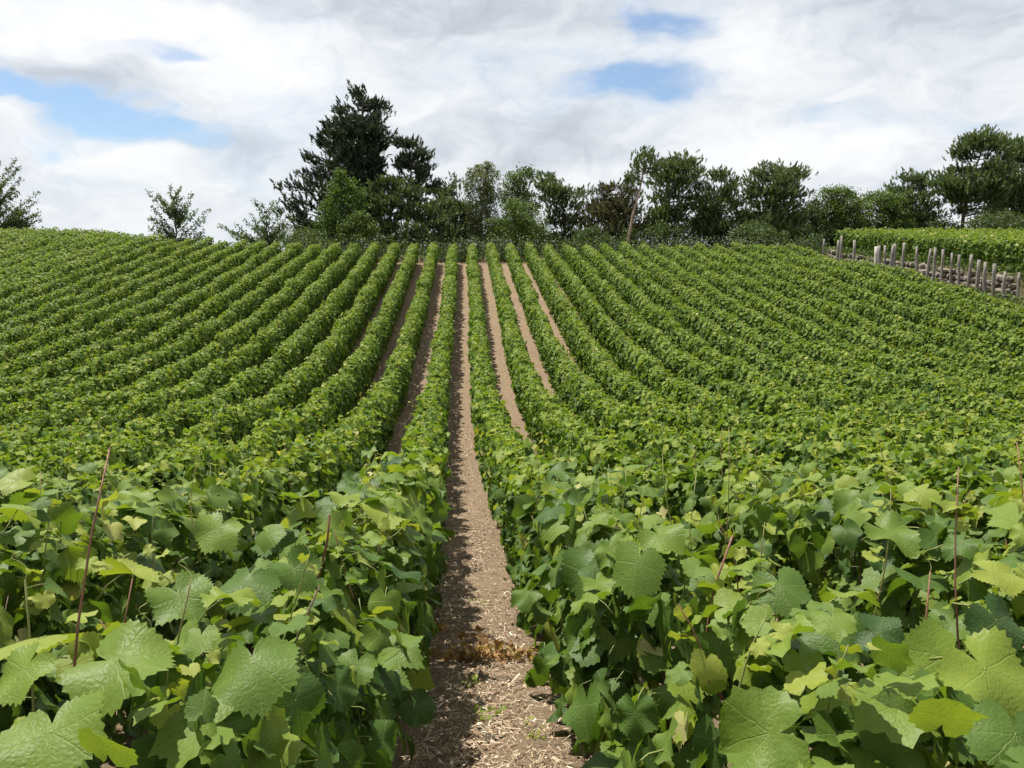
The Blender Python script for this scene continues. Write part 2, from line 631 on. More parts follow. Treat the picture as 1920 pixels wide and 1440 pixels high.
def leaf_radius(th, teeth, r, lob=1.0):
    a = np.degrees(np.abs((th + math.pi) % (2 * math.pi) - math.pi))
    b = np.interp(a, _ang, _rad)
    b = .5 + (b - .5) * np.where(a < 150, lob, 1.0)
    b = b * (1 + .05 * np.sin(2 * th + r[0]) + .04 * np.sin(5 * th + r[1]))
    return b


def leaf_template(level, seed):
    g = np.random.default_rng(seed)
    r = g.uniform(0, 6.28, 6)
    lob = g.uniform(.35, .95)
    if level == 0:
        rings = [(12, .33), (24, .68), (72, 1.0)]
    elif level == 1:
        rings = [(10, .55), (36, 1.0)]
    elif level == 2:
        rings = [(16, 1.0)]
    else:
        rings = [(9, 1.0)]
    V = [np.zeros((1, 2))]
    idx = []
    n = 1
    for N, fr in rings:
        th = (np.arange(N) + .0) * 2 * math.pi / N
        rr = leaf_radius(th, True, r, lob) * fr
        if fr == 1.0 and level < 2:
            k = np.arange(N)
            rr = rr * (1 + np.where(k % 2 == 0, .045, -.05) * g.uniform(.6, 1.3, N))
        V.append(np.stack([np.sin(th) * rr, np.cos(th) * rr], 1))
        idx.append(np.arange(n, n + N))
        n += N
    V = np.concatenate(V)
    T = []
    a = idx[0]
    for j in range(len(a)):
        T.append((0, a[(j + 1) % len(a)], a[j]))
    for q in range(len(idx) - 1):
        a, b = idx[q], idx[q + 1]
        na, nb = len(a), len(b)
        i = j = 0
        while i < na or j < nb:
            if j < nb and (i >= na or (j + 1) / nb <= (i + 1) / na + 1e-9):
                T.append((a[i % na], b[(j + 1) % nb], b[j % nb]))
                j += 1
            else:
                T.append((a[i % na], a[(i + 1) % na], b[j % nb]))
                i += 1
    x, y = V[:, 0], V[:, 1]
    rad = np.hypot(x, y)
    th = np.arctan2(x, y)
    fold = g.uniform(-.18, .38)
    droop = g.uniform(.0, .85)
    cup = g.uniform(-.85, .45)
    z = fold * np.abs(x) - droop * np.where(y > 0, y, 0) ** 2 + cup * x * x + g.uniform(.06, .26) * np.sin(g.integers(3, 6) * th + r[2]) * rad ** 2 * 2.0
    z += g.uniform(-.3, .3) * x * y
    W = np.stack([x, y, z], 1)
    return W, np.array(T, np.int32), V.astype(np.float32)


LEAVES = {lv: [leaf_template(lv, 100 * lv + k) for k in range(nv)] for lv, nv in ((0, 22), (1, 14), (2, 8), (3, 6))}


# cross-section of a trimmed row
def section(hw, H, taper=0.0):
    a = np.linspace(R(-140), R(140), 241)
    e = .66
    px = hw * np.sign(np.sin(a)) * np.abs(np.sin(a)) ** e
    zc = .62
    rv = np.where(np.cos(a) > 0, H - zc, zc - .02)
    pz = zc + rv * np.sign(np.cos(a)) * np.abs(np.cos(a)) ** e
    px = px * (1 - taper * (1 - sstep(pz, .15, .85)))
    s = np.concatenate([[0], np.cumsum(np.hypot(np.diff(px), np.diff(pz)))])
    nx = np.gradient(pz, s)
    nz = -np.gradient(px, s)
    sgn = -np.sign(nx * px + nz * (pz - zc))
    sgn[sgn == 0] = -1
    return s, px, pz, -nx * sgn, -nz * sgn


def vine_leaf_layout(g, n, L, hw, H, sizes, inner=.2, crest_only=0.0, side=0, lumpy=1.0, taper=0.0):
    s, px, pz, nx, nz = section(hw, H, taper)
    q = g.uniform(0, s[-1], n)
    if crest_only > 0:
        k = g.uniform(size=n) < crest_only
        q = np.where(k, s[-1] * (.5 + g.normal(0, .11, n)), q)
    if side:
        keep = (q - s[-1] * .5) * side > -.16
        q = np.where(keep, q, s[-1] - q)
    q = np.clip(q, 0, s[-1])
    X, Z = np.interp(q, s, px), np.interp(q, s, pz)
    NX, NZ = np.interp(q, s, nx), np.interp(q, s, nz)
    u = g.uniform(-L / 2, L / 2, n)
    f = r6 = g.uniform(0, 6.28, 6)
    lump = .045 * np.sin(u * 9 + r6[0] + q * 3) + .035 * np.sin(u * 17 + q * 8 + r6[1]) + .03 * np.sin(q * 13 + r6[2] + u * 4)
    dep = np.abs(g.normal(0, .05, n)) - lump * lumpy - .02
    inn = g.uniform(size=n) < inner
    dep = np.where(inn, g.uniform(.06, .22, n), dep)
    pos = np.stack([X - NX * dep, u, Z - NZ * dep], 1)
    up = np.array([0, 0, 1.0])
    out = np.stack([NX, np.zeros(n), NZ], 1)
    top = np.clip(NZ, 0, 1)
    nrm = out * g.uniform(.35, 1.0, (n, 1)) + up * g.uniform(.15, .9, (n, 1)) + g.normal(0, .42, (n, 3))
    nrm[:, 2] = np.maximum(nrm[:, 2], -.2)
    tip = -up * (.9 - .6 * top)[:, None] + out * .35 + g.normal(0, .5, (n, 3))
    size = np.exp(g.normal(math.log(sizes), .28, n)).clip(sizes * .5, sizes * 1.6) * (1 - .28 * top * (g.uniform(size=n) < .7))
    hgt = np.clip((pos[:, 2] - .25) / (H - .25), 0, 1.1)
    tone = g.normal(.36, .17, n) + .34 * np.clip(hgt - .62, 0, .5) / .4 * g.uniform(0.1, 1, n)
    tone = np.clip(tone, .02, .98)
    odd = g.uniform(size=n)
    tone = np.where(odd < .014, g.uniform(1.0, 1.45, n), tone)
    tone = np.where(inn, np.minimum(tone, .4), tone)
    return pos, frames(nrm, tip), size, tone


def add_leaves(mb, level, g, pos, rot, size, tone):
    T = LEAVES[level]
    pick = g.integers(0, len(T), len(pos))
    for k, (V, F, UV) in enumerate(T):
        m = pick == k
        mb.scatter(V, F, UV, pos[m], rot[m], size[m], tone[m], 0)


def add_shoot(mb, g, level, base, top, r0=.0025, tone=.45, nleaf=5, tip=True):
    """a cane that rises out of the crest with small young leaves along it"""
    base, top = np.array(base, float), np.array(top, float)
    n = 5 if level < 2 else 3
    w = np.linspace(0, 1, n)[:, None]
    bow = g.normal(0, .055, 3) * np.linalg.norm(top - base) * 2
    pts = base + (top - base) * w + bow * (w * (1 - w)) * 2
    mb.tube(pts, np.linspace(r0, r0 * .5, n), 5 if level < 2 else 3, tone, 1)
    k = nleaf
    f = g.uniform(.3, 1.0, k)
    P = base + (top - base) * f[:, None] + g.normal(0, .012, (k, 3))
    az = g.uniform(0, 6.28, k)
    o = np.stack([np.cos(az), np.sin(az), np.zeros(k)], 1)
    sz = (.085 - .055 * f) * g.uniform(.7, 1.2, k)
    P = P + o * (sz * .5)[:, None]
    add_leaves(mb, level, g, P, frames(np.array([0, 0, 1.]) * .8 + o * .4 + g.normal(0, .3, (k, 3)), o + np.array([0, 0, -.3])), sz,
               np.clip(.62 + .5 * f * g.uniform(.3, 1.2, k), .5, 1.4 if level < 2 else .95))
    if tip and level < 2 and g.uniform() < .4:
        # curled tendril
        a = np.linspace(0, 5.0, 9)
        c = top + np.stack([.012 * a * np.cos(a) * .4, .012 * a * np.sin(a) * .4, .012 * a], 1)
        mb.tube(c, .0006, 3, .9, 1)


def add_trunk(mb, g, L):
    x0 = g.normal(0, .02)
    pts = [(x0, 0, -.05), (x0 + g.normal(0, .02), g.normal(0, .03), .15), (g.normal(0, .02), g.normal(0, .05), .33), (0, g.normal(0, .1), .46), (0, L * .32, .55)]
    mb.tube(pts, [.026, .022, .02, .016, .009], 7, .05, 1)
    for _ in range(7):
        y = g.uniform(-L / 2, L / 2)
        x = g.normal(0, .05)
        mb.tube([(x * .4, y * .8, .42), (x, y, .75), (x * 1.3, y + g.normal(0, .04), .86)], [.0042, .0032, .002], 4, .2, 1)


VL = 1.12                                    # distance between vines in a row


def make_vine(level, seed, n, hw=.20, H=1.13, size=.098, trunk=True, lumpy=1.0):
    g = np.random.default_rng(seed)
    mb = MB()
    pos, rot, sz, tone = vine_leaf_layout(g, n, VL * 1.1, hw, H, size, lumpy=lumpy, taper={0: 0, 1: .18, 2: .42, 3: .42}[level])
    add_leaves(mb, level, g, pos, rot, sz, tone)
    for _ in range(5 if level < 2 else 3):
        b = (g.normal(0, .11), g.uniform(-VL / 2, VL / 2), H - .12)
        h = g.choice([.16, .2, .26, .36], p=[.4, .3, .2, .1]) if level < 2 else g.uniform(.15, .26)
        add_shoot(mb, g, level, b, (b[0] + g.normal(0, .05), b[1] + g.normal(0, .06), b[2] + h), tone=g.uniform(.38, .7), nleaf=int(g.integers(3, 7)))
    if trunk:
        add_trunk(mb, g, VL)
    return mb.mesh('vine', [M_NEAR if level < 2 else M_FAR, M_STEM])


VM = {1: [make_vine(1, 500 + k, 620, trunk=False) for k in range(7)],
      2: [make_vine(2, 600 + k, 760, size=.090) for k in range(9)],
      3: [make_vine(3, 700 + k, 780, size=.090, lumpy=.85) for k in range(12)]}
VM[0] = [make_vine(1, 450 + k, 460, hw=.15, H=1.03, size=.092, trunk=False) for k in range(5)]      # foliage behind the single large leaves
VM[4] = [make_vine(3, 800 + k, 900, hw=.35, H=1.18, size=.094, lumpy=1.5) for k in range(6)]      # shaggier rows
HERO = []
for V, T, UV in LEAVES[0]:
    mb = MB()
    mb.add(V, T, UV, 0.0, 0)
    mb.tube([(0, 0, .0), (0, -.12, -.05), (0, -.34, -.22), (0, -.5, -.48)], [.012, .013, .014, .016], 4, .62, 1)
    HERO.append(mb.mesh('leaf', [M_NEAR, M_STEM]))
TRUNKS = []
for k in range(3):
    mb = MB()
    add_trunk(mb, np.random.default_rng(40 + k), VL)
    TRUNKS.append(mb.mesh('trunk', [M_NEAR, M_STEM]))

ORD = ['first', 'second', 'third', 'fourth', 'fifth', 'sixth', 'seventh', 'eighth', 'ninth', 'tenth', 'eleventh', 'twelfth', 'thirteenth', 'fourteenth',
       'fifteenth', 'sixteenth', 'seventeenth', 'eighteenth', 'nineteenth', 'twentieth', 'twenty-first', 'twenty-second', 'twenty-third', 'twenty-fourth', 'twenty-fifth', 'twenty-sixth', 'twenty-seventh']


def in_view(x, d, margin=2.2):
    lo, hi = (0 - 960) / FPX, (1920 - 960) / FPX
    c, s = math.cos(YAW), math.sin(YAW)
    u, v = x * c - d * s, x * s + d * c
    return v > .2 - margin * .4 and lo * v - margin < u < hi * v + margin


VINES = {}


def build_row(key, x, d0, d1, label, group, shaggy=False):
    y0 = max(d0, 1.05)
    ds = np.arange(y0, d1, VL)
    ds = [d for d in ds if in_view(x, d)]
    if not ds:
        return None
    base = np.array([x, ds[0], float(ground_z(x, ds[0]))])
    row = empty('vine_row', base)
    tag(row, label, 'vine row', group)
    g = np.random.default_rng(abs(key) * 37 + (5 if key < 0 else 11))
    VINES[key] = []
    for d in ds:
        dist = math.hypot(x, d)
        lv = 1 if dist < 7.5 else 2 if dist < 17 else 3
        if shaggy and dist > 17:
            lv = 4
        if abs(key) <= 2 and d < 5.3:
            lv = 0
        me = VM[lv][g.integers(0, len(VM[lv]))]
        o = bpy.data.objects.new('vine', me)
        xx = x + g.normal(0, .018) + float(bend(d))
        z = float(ground_z(xx, d))
        sl = math.atan((float(ground_z(xx, d + .4)) - float(ground_z(xx, d - .4))) / .8)
        o.location = (xx - base[0], d - base[1], z - base[2])
        flip = g.uniform() < .5
        o.rotation_euler = (-sl if flip else sl, 0, math.pi if flip else 0)
        s = g.uniform(.95, 1.06)
        o.scale = (g.uniform(.9, 1.1), 1.0, s * (1.0 + .04 * math.sin(d * 1.3 + x)))
        o['kind'] = 'stuff'
        link(o, row)
        VINES[key].append((o, d, sl))
        if lv < 2:
            tr = bpy.data.objects.new('trunk', TRUNKS[g.integers(0, 3)])
            link(tr, o)
    return row


def end_of_rows(x):
    return 48.3 + 4.5 * float(sstep(-x, 6, 22))


NL, NR = 25, 18
ROWX = {}
for k in range(1, NL + 1):
    x = C0 - SP / 2 - SP * (k - 1)
    ROWX[-k] = x
    lab = 'leafy green vine row, %s one to the left of the bare central path' % ORD[k - 1]
    if k == 1:
        lab = 'vine row directly left of the bare central path, casting shade on it'
    build_row(-k, x, 0, end_of_rows(x), lab, 'vine rows on the main slope', shaggy=k > 16)
for k in range(1, NR + 1):
    x = C0 + SP / 2 + SP * (k - 1)
    ROWX[k] = x
    lab = 'leafy green vine row, %s one to the right of the bare central path' % ORD[k - 1]
    if k == 1:
        lab = 'sunlit vine row directly right of the bare central path'
    build_row(k, x, 0, 48.3, lab, 'vine rows on the main slope', shaggy=False)
for k in range(1, 13):
    x = XW + .75 + 1.1 * (k - 1)
    lab = 'vine row on the raised terrace, %s one behind the stone wall' % ORD[k - 1]
    build_row(60 + k, x, 29.5, 46.6 + min(k, 4) * 1.2, lab, 'vine rows on the raised terrace', shaggy=True)

# ------------------------------------------------------------------ large single leaves on the nearest vines
NLEAF = [0]


def put_leaf(vine, world, rot, size, tone, mesh=None, g=rng):
    o = bpy.data.objects.new('leaf', mesh or HERO[g.integers(0, len(HERO))])
    M = Matrix([[*(rot[i] * size), world[i]] for i in range(3)] + [[0, 0, 0, 1]])
    o['tone'] = float(tone)
    o.parent = vine
    pw = PARENTW[vine.name]
    o.matrix_parent_inverse = Matrix.Identity(4)
    o.matrix_basis = pw.inverted() @ M
    COL.objects.link(o)
    NLEAF[0] += 1


PARENTW = {}
bpy.context.view_layer.update()
for key, lst in VINES.items():
    for o, d, sl in lst:
        PARENTW[o.name] = o.matrix_world.copy()

# the big leaves at the lower edge, one by one: pixel, distance, width, facing (right, towards the eye, up), tip on the picture (right, up), tone
BIG = [(240, 1245, 1.32, .185, (-.1, .35, .95), (.9, -.55), .50), (478, 1262, 1.36, .165, (-.05, .45, .95), (.25, -1), .46), (95, 1395, 1.16, .165, (-.1, .4, .95), (.3, -1), .52),
       (420, 1390, 1.30, .17, (.3, .6, .6), (.2, -1), .30), (30, 1270, 1.30, .12, (-.3, .6, .9), (-.2, -1), .62), (720, 1135, 2.2, .095, (.1, .9, .5), (-.1, -1), .50),
       (60, 1195, 1.5, .17, (-.1, -.3, .9), (-1, .1), .85), (345, 1130, 1.75, .15, (.2, .5, .9), (.4, -1), .48), (440, 1120, 1.7, .13, (.0, -.2, .9), (1, -.3), .72),
       (250, 1075, 1.85, .13, (.0, -.25, .95), (.9, -.3), .85), (560, 1075, 2.0, .13, (.2, .6, .8), (.6, -.9), .36), (405, 1000, 2.2, .14, (.2, .5, .8), (-.3, -1), .55),
       (330, 1300, 1.45, .16, (.5, .5, .5), (.5, -1), .22), (560, 1330, 1.6, .14, (.6, .6, .4), (.2, -1), .22), (640, 1300, 1.9, .12, (.6, .6, .5), (.4, -1), .28),
       (1190, 1070, 2.15, .17, (-.3, .7, .6), (-.2, -1), .42), (1250, 1010, 2.3, .15, (-.1, .4, .9), (.6, -1), .55), (1470, 1110, 1.85, .15, (-.1, .55, .8), (.2, -1), .40),
       (1600, 1115, 1.75, .13, (.1, -.35, .8), (.8, .4), .68), (1385, 1060, 2.05, .14, (-.3, -.3, .8), (-1, -.6), .66), (1570, 1200, 1.62, .15, (-.1, .6, .75), (-.1, -1), .36),
       (1345, 1240, 1.9, .13, (-.4, .75, .4), (-.1, -1), .40), (1545, 1315, 1.52, .15, (-.1, .65, .7), (.3, -1), .40), (1710, 1330, 1.38, .165, (-.3, -.2, .7), (-.3, -1), .62),
       (1755, 1240, 1.42, .15, (.1, .6, .7), (-.8, -.5), .62), (1870, 1275, 1.3, .18, (.1, .55, .9), (.3, -1), .70), (1880, 1180, 1.45, .14, (.3, .6, .6), (.2, -1), .12),
       (1660, 1190, 1.6, .12, (-.2, .4, .8), (.7, -.6), .10), (1190, 1350, 1.95, .13, (-.5, .7, .3), (.1, -1), .30), (1680, 1005, 2.1, .16, (.0, .3, .95), (.3, -1), .52),
       (1880, 1080, 1.6, .12, (.1, .3, .95), (.6, -.7), .88), (1790, 1355, 1.3, .15, (.2, .7, .6), (0, -1), .28), (1590, 1410, 1.4, .14, (-.4, .7, .6), (-.2, -1), .22),
       (1440, 1350, 1.62, .075, (-.2, .7, .6), (.3, -1), .66), (1910, 1400, 1.15, .15, (.2, .6, .8), (-.3, -1), .34), (1340, 1400, 1.7, .13, (-.5, .7, .4), (0, -1), .24)]
eye = np.array([0, 0, ZC])
BIGC = [(at(b_[0], b_[1], b_[2]), b_[3]) for b_ in BIG]
SUNV = np.array(sdir)


def shades(p, c, size):
    v = p - c
    tt = v @ SUNV
    if tt > -.03 and tt < 1.0 and np.linalg.norm(v - tt * SUNV) < size * .5 + .07:
        return True
    e_ = c - eye
    L_ = np.linalg.norm(e_)
    q = (p - eye) @ e_ / L_
    return q < L_ + .03 and np.linalg.norm((p - eye) - e_ / L_ * q) < size * .4 + .03


g = np.random.default_rng(77)
eye = np.array([0, 0, ZC])
for key, dmax, per in ((-1, 5.3, 75), (1, 5.3, 75), (-2, 5.3, 68), (2, 5.3, 68), (-3, 6.3, 24), (3, 6.3, 24)):
    x = ROWX[key]
    for o, d, sl in VINES[key]:
        if d > dmax:
            break
        pos, rot, sz, tone = vine_leaf_layout(g, per, VL, .225, 1.15, .118, inner=0.0, crest_only=.45, side=-1 if key > 0 else 1)
        for p, r_, s_, t_ in zip(pos, rot, sz, tone):
            w = np.array([x + p[0], d + p[1], 0])
            w[2] = float(ground_z(w[0], w[1])) + p[2]
            if np.linalg.norm(w - eye) < .95:
                continue
            if any(shades(w, c_, sz_) for c_, sz_ in BIGC):
                continue
            put_leaf(o, w, r_, s_ * 1.02, t_ * .95, g=g)


def nearest(x, d):
    best = None
    for key in (-3, -2, -1, 1, 2, 3):
        for o, dd, sl in VINES[key]:
            q = abs(ROWX[key] - x) * 1.5 + abs(dd - d)
            if best is None or q < best[0]:
                best = (q, o)
    return best[1]


fwd = np.array([math.sin(YAW), math.cos(YAW), 0])
zup = np.array([0, 0, 1.])
for px, py, d, s, fc, tp, tone in BIG:
    w = at(px, py, d)
    n = RT * fc[0] - fwd * fc[1] + zup * fc[2]
    t_ = RT * tp[0] + UP * tp[1]
    rot = frames(n[None], t_[None])[0]
    w = w - rot[:, 1] * s * .12
    put_leaf(nearest(w[0], w[1]), w, rot, s * .88, tone * .92)

# ------------------------------------------------------------------ tall canes standing out of the nearest rows


def tall_shoot(p0, p1, d0, d1, r0, tone, nleaf, seed, name='shoot'):
    g = np.random.default_rng(seed)
    a, b = at(*p0, d0), at(*p1, d1)
    a = a - (b - a) / np.linalg.norm(b - a) * .3
    v = nearest(a[0], a[1])
    mb = MB()
    add_shoot(mb, g, 1, a, b, r0, tone, nleaf)
    me = mb.mesh(name, [M_NEAR, M_STEM])
    o = bpy.data.objects.new(name, me)
    o.parent = v
    o.matrix_basis = PARENTW[v.name].inverted()
    COL.objects.link(o)


for i, a in enumerate([((160, 1195), (200, 850), 1.45, 1.5, .0032, .34, 10), ((1790, 1040), (1785, 860), 2.0, 2.05, .0032, .34, 10), ((1905, 960), (1895, 815), 2.3, 2.35, .003, .42, 4),
                       ((45, 1260), (40, 1100), 1.5, 1.5, .0035, .60, 6), ((1762, 1215), (1752, 1085), 1.5, 1.5, .0035, .42, 5), ((350, 1240), (352, 1110), 1.5, 1.5, .003, .55, 6),
                       ((595, 1040), (618, 962), 2.5, 2.5, .006, .38, 1), ((1360, 900), (1363, 790), 3.4, 3.4, .003, .55, 4),
                       ((1640, 1030), (1662, 900), 2.4, 2.4, .003, .55, 6), ((1440, 1060), (1436, 985), 2.2, 2.2, .003, .55, 6), ((560, 1190), (600, 1095), 1.9, 1.9, .004, .15, 2),
                       ((230, 1160), (250, 1080), 1.8, 1.8, .003, .4, 4), ((700, 1020), (730, 950), 2.7, 2.7, .003, .5, 5), ((1370, 1100), (1376, 1010), 2.0, 2.0, .005, .38, 2),
                       ((1100, 1010), (1090, 930), 3.2, 3.2, .003, .6, 6), ((300, 1010), (290, 940), 2.7, 2.7, .003, .6, 6), ((90, 1000), (100, 930), 2.8, 2.8, .003, .6, 6)]):
    tall_shoot(*a, seed=900 + i)

# ------------------------------------------------------------------ straw, chips and dry stuff on the path


def build_litter():
    g = np.random.default_rng(5)
    mb = MB()
    n = 24000
    d = 2.3 + 17 * g.uniform(size=n) ** 1.8
    x = C0 + g.normal(0, .26, n) + bend(d)
    z = ground_z(x, d) + .006 + np.abs(g.normal(0, .006, n))
    L = np.exp(g.normal(math.log(.026), .6, n)).clip(.006, .13)
    W = np.exp(g.normal(math.log(.0032), .35, n)) * (1 + (g.uniform(size=n) < .08) * 2.5)
    a = g.uniform(0, math.pi, n)
    t = np.stack([np.cos(a), np.sin(a), g.normal(0, .12, n)], 1)
    nn = np.stack([g.normal(0, .3, n), g.normal(0, .3, n), np.ones(n)], 1)
    F = frames(nn, t)
    V = np.array([(-.5, -.5, 0), (.5, -.5, 0), (.4, .5, 0), (-.4, .5, 0), (0, 0, .5)])
    T = np.array([(0, 1, 4), (1, 2, 4), (2, 3, 4), (3, 0, 4)])
    sc = np.stack([W, L, W * .6], 1)
    P = np.einsum('nij,nmj->nmi', F, V[None] * sc[:, None, :]) + np.stack([x, d, z], 1)[:, None, :]
    TT = T[None] + (np.arange(n) * 5)[:, None, None]
    mb.add(P.reshape(-1, 3), TT.reshape(-1, 3), None, np.repeat(g.uniform(.0, 1.0, n) ** 1.2, 5))
    m = 1500
    d2 = 2.3 + 15 * g.uniform(size=m) ** 1.6
    x2 = C0 + g.normal(0, .26, m) + bend(d2)
    r2 = np.exp(g.normal(math.log(.009), .45, m)).clip(.004, .028)
    P2 = np.stack([x2, d2, ground_z(x2, d2) + r2 * .25], 1)
    O = np.array([(1, 0, 0), (-.9, .2, 0), (0, 1, .1), (.1, -1, 0), (0, .1, .8), (0, 0, -.7)])
    OT = np.array([(0, 2, 4), (2, 1, 4), (1, 3, 4), (3, 0, 4), (2, 0, 5), (1, 2, 5), (3, 1, 5), (0, 3, 5)], np.int32)
    mb.scatter(O, OT, np.zeros((6, 2)), P2, frames(g.normal(0, .3, (m, 3)) + np.array([0, 0, 1.]), g.normal(0, 1, (m, 3))), r2, g.choice([.05, .2, .3, .45, .95], m, p=[.25, .3, .25, .14, .06]))
    tag(mb.obj('straw_litter', [M_STRAW], smooth=False), 'dry straw and wood chips strewn over the bare path', 'straw', kind='stuff')


build_litter()


def dry_plant(name, label, pts_px, d, nleaf, seed, tonerange, cat, sag=0.0):
    g = np.random.default_rng(seed)
    P = np.array([at(px, py, dd) for (px, py), dd in zip(pts_px, d)])
    base = P[0]
    mb = MB()
    mb.tube(P - base, np.linspace(.004, .002, len(P)), 5, .15, 1)
    f = g.uniform(0, len(P) - 1.001, nleaf)
    i = f.astype(int)
    q = P[i] + (P[i + 1] - P[i]) * (f - i)[:, None] - base
    sz = g.uniform(.025, .06, nleaf)
    q = q + g.normal(0, .02, (nleaf, 3)) - np.array([0, 0, 1.]) * (sz * .5)[:, None]
    add_leaves(mb, 1, g, q, frames(g.normal(0, 1, (nleaf, 3)) + np.array([0, -.8, 0]), g.normal(0, .3, (nleaf, 3)) + np.array([0, 0, -1.])), sz, g.uniform(*tonerange, nleaf))
    o = mb.obj(name, [M_NEAR, M_STEM])
    o.location = base
    tag(o, label, cat)


dry_plant('withered_shoot', 'withered vine shoot with hanging dry leaves reaching across the path', [(960, 1212), (905, 1190), (860, 1172), (800, 1158), (720, 1150)], [4.7, 4.7, 4.72, 4.75, 4.8], 26, 3, (1.6, 2.0), 'dry shoot')


def weed(name, label, px, py, n, spread, size, tones, seed, cat):
    g = np.random.default_rng(seed)
    # where the sight line meets the path
    v = ray(px, py)
    s = np.linspace(1, 40, 4000)
    pts = np.array([0, 0, ZC]) + v[None] * s[:, None]
    k = np.argmax(pts[:, 2] < ground_z(pts[:, 0], pts[:, 1]))
    b = pts[k]
    mb = MB()
    for _ in range(n):
        q = np.append(g.normal(0, 1, 2) * np.array(spread), 0)
        q[2] = float(ground_z(b[0] + q[0], b[1] + q[1])) - b[2]
        tip = q + np.append(g.normal(0, .03, 2), g.uniform(.02, .09))
        mb.tube([q, (q + tip) / 2 + g.normal(0, .008, 3), tip], [.0018, .0014, .001], 3, g.uniform(.1, .5) if tones[0] > 1 else .7, 1)
        m = 4
        pp = q + (tip - q) * g.uniform(.3, 1, (m, 1)) + g.normal(0, .012, (m, 3))
        add_leaves(mb, 2, g, pp, frames(g.normal(0, .6, (m, 3)) + np.array([0, 0, 1.]), g.normal(0, 1, (m, 3))), g.uniform(.5, 1.2, m) * size, g.uniform(*tones, m))
    o = mb.obj(name, [M_FAR, M_STEM])
    o.location = b
    tag(o, label, cat, kind='stuff')


weed('withered_weed', 'reddish brown patch of withered weeds lying across the path', 905, 1236, 130, (.19, .08), .032, (1.5, 1.85), 1, 'dry weed')
weed('withered_weed', 'small withered brown weed at the foot of the left row', 770, 1222, 34, (.07, .09), .03, (1.5, 1.9), 4, 'dry weed')
weed('weed', 'small green weed in the middle of the near path', 905, 1352, 9, (.03, .03), .022, (.5, .9), 2, 'weed')
weed('weed', 'tiny green weed on the path below the withered shoot', 888, 1290, 6, (.03, .03), .018, (.5, .9), 6, 'weed')
weed('weed', 'thin pale weed standing on the path beside the right row', 995, 1385, 6, (.02, .04), .018, (.8, 1.3), 7, 'weed')
weed('weed', 'yellowish weed in the path above the withered shoot', 885, 1135, 8, (.06, .04), .016, (.7, 1.2), 8, 'weed')

# ------------------------------------------------------------------ posts and stone wall along the terrace
POSTS = [(1545, 448), (1569, 450), (1579, 442), (1602, 450), (1644, 462), (1651, 460), (1661, 460), (1673, 459), (1680, 457), (1695, 455), (1725, 461), (1741, 466), (1754, 464),
         (1769, 467), (1785, 474), (1802, 477), (1817, 477), (1833, 487), (1851, 491), (1865, 494), (1884, 509), (1911, 511)]


def make_post(seed, w, h):
    g = np.random.default_rng(seed)
    mb = MB()
    n = 5
    z = np.linspace(0, h, n)
    pts = np.stack([g.normal(0, .012, n), g.normal(0, .012, n), z], 1)
    r = w * np.array([1.05, 1.0, .97, 1.0, .92]) * g.uniform(.93, 1.07, n)
    mb.tube(pts, r, 7, .5, 0, cap=True)
    return mb


for i, (px, py) in enumerate(POSTS):
    g = np.random.default_rng(3000 + i)
    X = XW - .42 + g.normal(0, .05)
    v = ray(px, py)
    d = X / v[0] * v[1]
    top = at(px, py, d)
    zb = float(ground_z(X, d)) - .12
    h = max(top[2] - zb, .9)
    o = make_post(3000 + i, (.075 if i == 4 else g.uniform(.05, .078)), h).obj('fence_post', [M_PALEWOOD if i == 4 else M_WOOD])
    o.location = (X, d, zb)
    o.rotation_euler = (g.normal(0, .025), g.normal(0, .035), g.uniform(0, 6))
    lab = 'grey weathered wooden post, %s from the left along the terrace wall' % ORD[i]
    if i == 4:
        lab = 'bleached pale wooden post, first of the dense line along the terrace wall'
    if i == 16:
        lab = 'tallest thick grey post near the low end of the terrace wall'
    tag(o, lab, 'post', 'wooden posts along the terrace wall')


def build_wall():
    g = np.random.default_rng(21)
    base = np.array([XW, 32.0, float(ground_z(XW - .1, 32.0))])
    wall = empty('dry_stone_wall', base)
    tag(wall, 'low grey rubble stone wall behind the row of wooden posts', 'stone wall')
    meshes = []
    for k in range(8):
        gg = np.random.default_rng(50 + k)
        import bmesh
        bm = bmesh.new()
        bmesh.ops.create_icosphere(bm, subdivisions=1, radius=.5)
        for vv in bm.verts:
            vv.co *= gg.uniform(.78, 1.12)
            vv.co = Vector([math.copysign(min(abs(c), .40), c) for c in vv.co])
        me = bpy.data.meshes.new('stone')
        bm.to_mesh(me)
        bm.free()
        me.materials.append(M_STONE)
        meshes.append(me)
    n = 0
    for course in range(4):
        d = 31.0 + course * .2
        while d < 48 and n < 290:
            L = g.uniform(.30, .62)
            h = g.uniform(.20, .30)
            zl = float(np.maximum(postbase(d), prof(d))) + ZC - .05 + course * .235
            if not (course == 3 and g.uniform() < .45):
                o = bpy.data.objects.new('stone', meshes[g.integers(0, 8)])
                o.location = (XW + .02 + course * .05 + g.normal(0, .025) - base[0], d + L / 2 - base[1], zl + h / 2 - base[2])
                o.scale = (g.uniform(.35, .5), L * 1.12, h * 1.2)
                o.rotation_euler = (g.normal(0, .12), g.normal(0, .1), g.normal(0, .15))
                link(o, wall)
                n += 1
            d += L


build_wall()

# ------------------------------------------------------------------ trees


